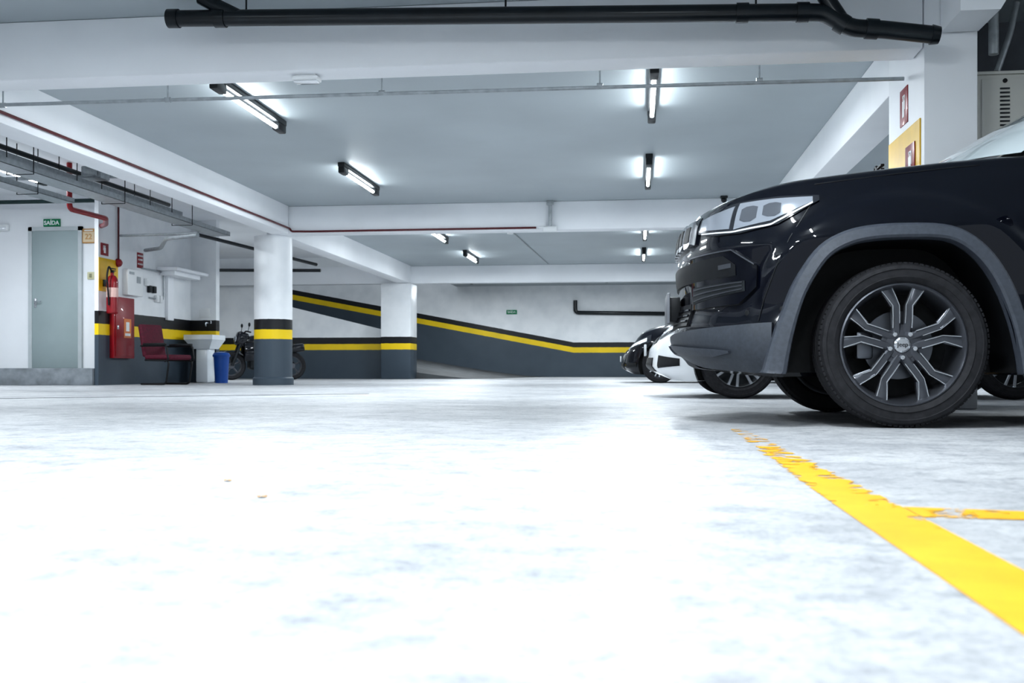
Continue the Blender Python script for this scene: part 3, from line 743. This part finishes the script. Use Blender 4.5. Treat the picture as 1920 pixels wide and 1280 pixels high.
def cabin(parent,K,mat,win,wsc,wrap=0.0):
    xb0,zb0,yb=K['base']; xt0,zt,yt=K['top']; xt1=K['top_end']; xr,zr=K['rear']
    def roofz(x): 
        t=(x-xt0)/(xt1-xt0); return zt+.03*math.sin(pi*t)
    g=G(); st=[]
    for i in range(5):
        t=i/4; st.append((xb0+wrap*(1-.6*t)+(xt0-xb0)*t,zb0+(zt-zb0)*(t**.92),yb+(yt-yb)*t))
    for i in range(1,9):
        t=i/8; x=xt0+(xt1-xt0)*t; st.append((x+wrap*.4*(1-t),roofz(x),yt*(1-.05*t)))
    for i in range(1,4):
        t=i/3; st.append((xt1+(xr-xt1)*t,zt+(zr-zt)*t,yt*.95+(yb*.94-yt*.95)*t))
    V=[];F=[]
    for (x,z,yy) in st:
        ybt=yb
        ring=[Vector((x,-ybt,K['belt'])),Vector((x,-(yy+ .0),z-.02)),Vector((x,-yy*.93,z))]+[Vector((x,yy*s_,z+.03*(1-s_*s_))) for s_ in (-.6,-.3,0,.3,.6)]+[Vector((x,yy*.93,z)),Vector((x,yy,z-.02)),Vector((x,ybt,K['belt']))]
        V+=ring; n_=len(ring)
    for k in range(len(st)-1):
        for i in range(n_): F.append([k*n_+i,k*n_+(i+1)%n_,(k+1)*n_+(i+1)%n_,(k+1)*n_+i])
    F.append(list(range(n_))); F.append([(len(st)-1)*n_+i for i in range(n_)])
    g.add(V,F); g.make('cabin',mat,parent,ang=50)
    V=[];F=[]
    for i in range(9):
        t=.0+.96*i/8
        x=xb0+(xt0-xb0)*t; z=zb0+(zt-zb0)*(t**.92); yy=(yb+(yt-yb)*t)*(.99 if wrap else .95)
        for s_ in (-1,-.85,-.65,-.35,0,.35,.65,.85,1):
            V.append((x-.02+wrap*(1-.6*t)*abs(s_)**2.5,yy*s_,z+.012+.03*(1-s_*s_)))
    for i in range(8):
        for k in range(8): F.append([i*9+k,i*9+k+1,(i+1)*9+k+1,(i+1)*9+k])
    G().add(V,F).make('windshield',wsc,parent)
    for sg in (-1,1):
        for (a,b_) in ((.10,.44),(.47,.86)):
            X0_=xt0+(xt1-xt0)*(a-.12); X1=xt0+(xt1-xt0)*b_
            lo=K['belt']+.03; hi=zt-.06
            V=[]
            xl=X0_-(.20 if a<.2 else 0)
            for (x,z) in ((xl+wrap*.6,lo),(X1,lo),(X1-.03,hi),(X0_+.12+wrap*.4,hi)):
                f_=(z-K['belt'])/(zt-K['belt']); V.append((x,sg*((yb+(yt-yb)*f_)+.012),z))
            G().add(V,[[0,1,2,3]]).make('side_window',win,parent)

# ---- black SUV
YC=5.355; X0=.18; WXc=.92; WB=2.636
S=Car([(0,0),(.012,.25),(.055,.45),(.13,.62),(.26,.77),(.46,.865),(.75,.895),(1.0,.898),(1.3,.90),(1.8,.903),(2.4,.905),(3.0,.905),(3.5,.90),(3.9,.86),(4.25,.72),(4.38,.45),(4.40,0)],
      [(-.1,.97),(0,.98),(.1,1.0),(.2,1.018),(.3,1.03),(.5,1.05),(.8,1.08),(1.16,1.115),(1.4,1.13),(4.0,1.16),(4.4,1.12)],
      [(0,.29),(.15,.245),(.4,.21),(1,.22),(3.4,.23),(4.1,.30),(4.4,.38)],
      [(0,.10),(.06,.03),(.15,.0),(.25,.012),(.34,.038),(.5,.036),(.6,.026),(.70,.026),(.76,.040),(.88,.050),(.95,.070),(1,.115)],
      [(0,.06),(.08,.02),(.2,.0),(.4,.016),(.62,.010),(.72,.004),(.77,.026),(.84,.055),(.92,.09),(1,.14)],crown=.045,fil=.02,wheels=(WXc,WXc+WB),n=18,wr=.69)
suv=thing('car','glossy black sport utility car with grey wheel arch cladding','car',(X0,YC,0))
V,F=S.body([i/44 for i in range(45)],[.99,.97,.94,.88,.76,.6,.4,.2,0])
bd=G().add(V,F).make('car_body',blackgloss,suv,ang=28)
suv_c=G()
for wx in (WXc,WXc+WB):
    for sg in (-1,1):
        suv_c.prism([(wx+a,.335+b_) for a,b_ in AR],sg*.56,sg*1.2)
ct=suv_c.make('cut',blackmatte); ct.location=(X0,YC,0)
boolean(bd,ct)
for i,wx in enumerate((WXc,WXc+WB)):
    for sg in (-1,1):
        g=G(); P=[(wx+a*.992,max(.23,.335+b_*.992)) for a,b_ in AR]; n=len(P)
        g.add([(a,sg*.885,b_) for a,b_ in P]+[(a,sg*.565,b_) for a,b_ in P],[[k,k+1,n+k+1,n+k] for k in range(n-1)]+[[n+k for k in range(n)]])
        g.make('wheel_well',blackmatte,suv)
        g=G(); V=[];F=[]; n=len(AR); 
        for k in range(n):
            a,b_=AR[k]; a0,b0=AR[max(0,k-1)]; a1,b1=AR[min(n-1,k+1)]
            tx,tz=a1-a0,b1-b0; l=math.hypot(tx,tz); nx,nz=-tz/l,tx/l
            w=.068+.035*max(0,min(1,(.15-b_)/.3))*(1 if a<0 else .35)
            bz=max(b_,-.11)
            for (f_,yy) in ((1.0,.868),(.96,.920),(.80,.937),(.22,.947),(.06,.940),(0,.92),(-.02,.82)):
                V.append((wx+a+nx*w*f_,sg*yy,.335+bz+nz*w*f_))
        m=7
        for k in range(n-1):
            for j in range(m-1): F.append([k*m+j,k*m+j+1,(k+1)*m+j+1,(k+1)*m+j])
        g.add(V,F).make('wheel_arch_trim',greyclad,suv,ang=25)
        big_wheel(suv,(wx,sg*.785,.348),0 if sg<0 else pi)
for sg in (-1,1):
    g=G(); S.patch(g,0,S.px(.385),[(0,.295),(.25,.275),(.5,.25),(1,.225)],[(0,.41),(.5,.425),(1,.445)],.016,mirror=sg,nu=30); g.make('lower_bumper_cladding',bumperclad,suv)
    g=G(); S.patch(g,S.py(.12),S.py(.74),[(0,.325),(.85,.30),(1,.315)],[(0,.365),(.85,.335),(1,.325)],.032,mirror=sg); g.make('skid_trim',greyclad,suv)
    g=G(); S.patch(g,S.px(1.42),S.px(3.02),[(0,.225),(1,.235)],[(0,.37),(1,.37)],.02,mirror=sg); g.make('sill_cladding',greyclad,suv)
    p0,p1=S.py(.46),S.px(.57)
    hl=G(); S.patch(hl,p0,p1,[(0,.875),(.25,.845),(.5,.840),(.75,.868),(1,.968)],[(0,.945),(.25,.975),(.5,.990),(.75,.996),(1,.992)],.008,mirror=sg,nu=36); hl=hl.make('headlight',lensdark,suv)
    g=G(); S.patch(g,p0+(p1-p0)*.44,p0+(p1-p0)*.96,[(0,.860),(.5,.885),(1,.963)],[(0,.980),(.5,.986),(1,.986)],.0105,mirror=sg); g.make('headlight_lens',lensm,hl)
    g=G(); S.patch(g,p0+(p1-p0)*.06,p0+(p1-p0)*.40,[(0,.882),(1,.866)],[(0,.935),(1,.970)],.0105,mirror=sg); g.make('headlight_lens',lensm,hl)
    g=G(); S.patch(g,p0+(p1-p0)*.10,p0+(p1-p0)*.96,[(0,.862),(.4,.846),(.7,.862),(1,.955)],[(0,.868),(.4,.853),(.7,.870),(1,.963)],.013,mirror=sg); g.make('daytime_light',drl,hl)
    for (a_,b_,z0,z1) in ((.48,.60,.890,.955),(.64,.76,.905,.962)):
        g=G(); S.patch(g,p0+(p1-p0)*a_,p0+(p1-p0)*b_,[(0,z0+.01),(.3,z0),(.7,z0),(1,z0+.014)],[(0,z1-.006),(.3,z1+.004),(.7,z1+.006),(1,z1)],.0125,mirror=sg,nu=10); g.make('headlight_projector',cellm,hl)
    g=G(); S.patch(g,S.py(.44),S.px(.32),[(0,.52),(.8,.53),(1,.60)],[(0,.755),(.75,.765),(1,.69)],.014,mirror=sg); fv=g.make('fog_lamp_surround',blackgloss,suv)
    g=G(); S.patch(g,S.py(.46),S.px(.24),[(0,.645),(1,.655)],[(0,.735),(.8,.745),(1,.70)],.018,mirror=sg); g.make('fog_recess',blackmatte,fv)
    g=G(); S.patch(g,S.py(.47),S.px(.27),[(0,.545),(1,.585)],[(0,.62),(1,.63)],.018,mirror=sg); g.make('lower_vent_mesh',darkmetal,fv)
    for dz in (0,.025,.05):
        g=G(); S.patch(g,S.py(.48),S.px(.26),[(0,.556+dz),(1,.592+dz*.6)],[(0,.562+dz),(1,.597+dz*.6)],.022,mirror=sg,nv=1); g.make('vent_bar',graph,fv)
    g=G(); S.patch(g,S.px(.17),S.px(.22),[(0,.685),(1,.69)],[(0,.705),(1,.71)],.020,mirror=sg); g.make('fog_lamp',discm,fv)
    g=G(); S.patch(g,S.py(.44),S.px(.31),[(0,.755),(.75,.765),(1,.695)],[(0,.761),(.75,.771),(1,.701)],.019,mirror=sg,nv=1); g.make('edge_highlight',discm,fv)  # lighter strip drawn as the gloss highlight along the surround edge
    for xx,zz in ((.28,.49),(.43,.50)):
        q=S.pt(S.px(xx)*sg,zz,.002); _,nn=S.base(S.px(xx))
        Mx=Matrix.Translation(q)@Vector((nn.x,nn.y*sg,0)).to_track_quat('Z','Y').to_matrix().to_4x4()
        G().lathe([(0,.004),(.011,.003),(.013,0),(.013,-.01)],Mx,16).make('parking_sensor',blackmatte,suv)
    g=G(); g.tube([S.pt(S.px(1.46)*sg,z,.0005) for z in (.38,.5,.65,.8,.95,1.05)],.003,6); g.make('door_gap',blackmatte,suv)
    g=G(); g.tube([S.pt(S.px(x)*sg,lerp_list(S.zs,x)-.012,.001) for x in (.56,.7,.9,1.1,1.25)],.0025,6); g.make('hood_gap',blackmatte,suv)
    g=G(); g.tube([S.pt(S.px(x)*sg,z,.001) for x,z in ((.33,.45),(.35,.55),(.40,.68),(.46,.80),(.55,.955))],.0025,6); g.make('bumper_gap',blackmatte,suv)
    g=G(); g.box((1.56,sg*.94,1.10),(1.70,sg*1.10,1.23),.03,seg=4).tube([(1.64,sg*.80,1.12),(1.64,sg*.96,1.14)],.02,10); g.make('side_mirror',blackgloss,suv)
    g=G(); S.patch(g,S.px(2.25),S.px(2.42),[(0,.93),(1,.93)],[(0,.96),(1,.96)],.03,mirror=sg); g.make('door_handle',blackgloss,suv)
    g=G(); S.patch(g,S.px(4.0),S.px(4.3),[(0,.85),(1,.82)],[(0,1.0),(1,1.0)],.01,mirror=sg); g.make('tail_light',redp,suv)
# grille
g=G(); pg=S.py(.47); S.patch(g,-pg,pg,[(0,.825),(.5,.79),(1,.825)],[(0,.95),(.5,.95),(1,.95)],.012,nu=40); gr=g.make('grille',blackgloss,suv)
for i in range(7):
    yc=(i-3)*.122; a=math.copysign(S.py(abs(yc)+.0),yc) if i!=3 else 0
    g=G(); S.patch(g,a-.050,a+.050,[(0,.832),(.2,.815),(.8,.815),(1,.832)],[(0,.926),(.2,.940),(.8,.940),(1,.926)],.026,nu=8); g.make('grille_slot_frame',silver,gr)
    g=G(); S.patch(g,a-.036,a+.036,[(0,.842),(1,.842)],[(0,.916),(1,.916)],.0295,nu=8); g.make('grille_slot_mesh',blackmatte,gr)
g=G(); pl=S.py(.42); S.patch(g,-pl,pl,[(0,.45),(1,.45)],[(0,.55),(1,.55)],.012,nu=30); lg=g.make('lower_grille',blackmatte,suv)
for z in (.47,.495,.52):
    g=G(); S.patch(g,-pl*.97,pl*.97,[(0,z),(1,z)],[(0,z+.008),(1,z+.008)],.02,nu=24,nv=1); g.make('grille_bar',blackgloss,lg)
g=G(); S.patch(g,-S.py(.44),S.py(.44),[(0,.645),(1,.645)],[(0,.735),(1,.735)],.010,nu=30); g.make('upper_intake',blackmatte,suv)
G().box((-.035,-.21,.47),(-.02,.21,.62),.004).make('license_plate',M('plate_white',(.16,.17,.19),.4,noise=.03),suv)
G().box((-.02,-.19,.48),(.03,.19,.60),.004).make('plate_bracket',blackmatte,suv)
cabin(suv,dict(base=(1.20,1.155,.735),top=(2.02,1.60,.60),top_end=3.85,rear=(4.3,1.16),belt=1.12),blackgloss,glassm,windm,wrap=.26)
G().box((.6,-.5,.26),(4,.5,.34),.02).make('underbody',blackmatte,suv)

# ---- other cars
def other(label,loc,paint,wheelmat,L,zsc,wr,wf,wb,W,lowdark=True):
    k=W/.905
    C_=Car([(0,0),(.02,.25*k),(.07,.45*k),(.16,.62*k),(.32,.76*k),(.55,.85*k),(.9,.89*k),(1.4,.905*k),(L*.6,.905*k),(L-.7,.87*k),(L-.15,.70*k),(L-.02,.4*k),(L,0)],
      [(-.1,.52*zsc),(0,.56*zsc),(.1,.66*zsc),(.3,.76*zsc),(.6,.84*zsc),(1.0,.92*zsc),(1.4,.95*zsc),(L,.98*zsc)],
      [(0,.20),(.12,.15),(.3,.14),(1,.16),(L,.25)],
      [(0,.12),(.08,.05),(.2,.0),(.45,.02),(.6,.03),(.8,.08),(.95,.15),(1,.2)],
      [(0,.06),(.1,.02),(.25,.0),(.5,.01),(.75,.0),(.9,.03),(1,.08)],crown=.05,fil=.02)
    t=thing('car',label,'car',loc)
    V,F=C_.body([0,.04,.08,.14,.2,.3,.4,.5,.6,.7,.8,.86,.92,.96,1],[.99,.97,.92,.8,.6,.4,.2,0])
    bd=G().add(V,F).make('car_body',paint,t,ang=28)
    cu=G(); R_=wr+.055
    P=[(R_*math.cos(a),R_*math.sin(a)) for a in [pi*1.15-i*pi*1.3/24 for i in range(25)]]
    for wx in (wf,wf+wb):
        for sg in (-1,1): cu.prism([(wx+a,wr+b_) for a,b_ in P],sg*(W-.28),sg*1.3)
    ct=cu.make('cut',blackmatte); ct.location=loc; boolean(bd,ct)
    for wx in (wf,wf+wb):
        for sg in (-1,1):
            g=G(); n=len(P); Q=[(wx+a*.99,wr+b_*.99) for a,b_ in P]
            g.add([(a,sg*(W-.03),b_) for a,b_ in Q]+[(a,sg*(W-.275),b_) for a,b_ in Q],[[i,i+1,n+i+1,n+i] for i in range(n-1)]+[[n+i for i in range(n)]])
            g.make('wheel_well',blackmatte,t)
            small_wheel(t,(wx,sg*(W-.115),wr),0 if sg<0 else pi,wr,wheelmat)
    for sg in (-1,1):
        a,b_=C_.py(.42*k),C_.px(.50)
        h=G(); C_.patch(h,a,b_,[(0,.50*zsc),(1,.64*zsc)],[(0,.56*zsc),(.5,.66*zsc),(1,.76*zsc)],.008,mirror=sg); h=h.make('headlight',lensdark,t)
        h2=G(); C_.patch(h2,a+.05,b_-.08,[(0,.525*zsc),(1,.65*zsc)],[(0,.555*zsc),(1,.71*zsc)],.011,mirror=sg); h2.make('headlight_lens',drl,h)
        h=G(); C_.patch(h,C_.py(.5*k),C_.px(.26),[(0,.25),(1,.27)],[(0,.36),(1,.33)],.008,mirror=sg); h.make('fog_recess',blackmatte,t)
        g=G(); g.box((1.45,sg*W*1.0,.93*zsc),(1.58,sg*(W+.17),1.05*zsc),.03,seg=3).make('side_mirror',paint,t)
    g=G(); C_.patch(g,-C_.py(.36*k),C_.py(.36*k),[(0,.22),(1,.22)],[(0,.34),(1,.34)],.008); g.make('lower_grille',blackmatte,t)
    g=G(); C_.patch(g,-C_.py(.34*k),C_.py(.34*k),[(0,.47*zsc),(1,.47*zsc)],[(0,.53*zsc),(1,.53*zsc)],.008); g.make('grille',blackmatte,t)
    G().box((-.02,-.2,.36),(.0,.2,.46),.004).make('license_plate',M('plate_grey',(.6,.62,.64),.4,noise=.03),t)
    cabin(t,dict(base=(1.15,.96*zsc,W*.88),top=(1.95,1.38*zsc,W*.68),top_end=L-1.0,rear=(L-.3,.98*zsc),belt=.92*zsc),paint,glassm,glassm)
    return t
other('white compact car parked nose out beyond the black car',(.08,9.38,0),whitecar,silver,3.75,1.0,.31,.74,2.15,.83)
other('dark parked hatchback facing the aisle',(-.28,18.4,0),darkcar,silver,3.9,1.08,.31,.66,2.4,.83)

# ------------------------------------------------------------------ world + camera
w=D.worlds.new('World'); scn.world=w; w.use_nodes=True
w.node_tree.nodes['Background'].inputs[0].default_value=(.83,.92,1,1)
w.node_tree.nodes['Background'].inputs[1].default_value=.4
cam=D.cameras.new('Camera'); co=D.objects.new('Camera',cam); col.objects.link(co)
co.location=(0,0,.25); co.rotation_euler=(pi/2,0,math.atan(235/1940))
cam.sensor_width=36; cam.lens=1940/1920*36; cam.shift_y=50/1920
cam.clip_start=.02; cam.clip_end=200
cam.dof.use_dof=True; cam.dof.focus_distance=6.5; cam.dof.aperture_fstop=5.6
scn.camera=co
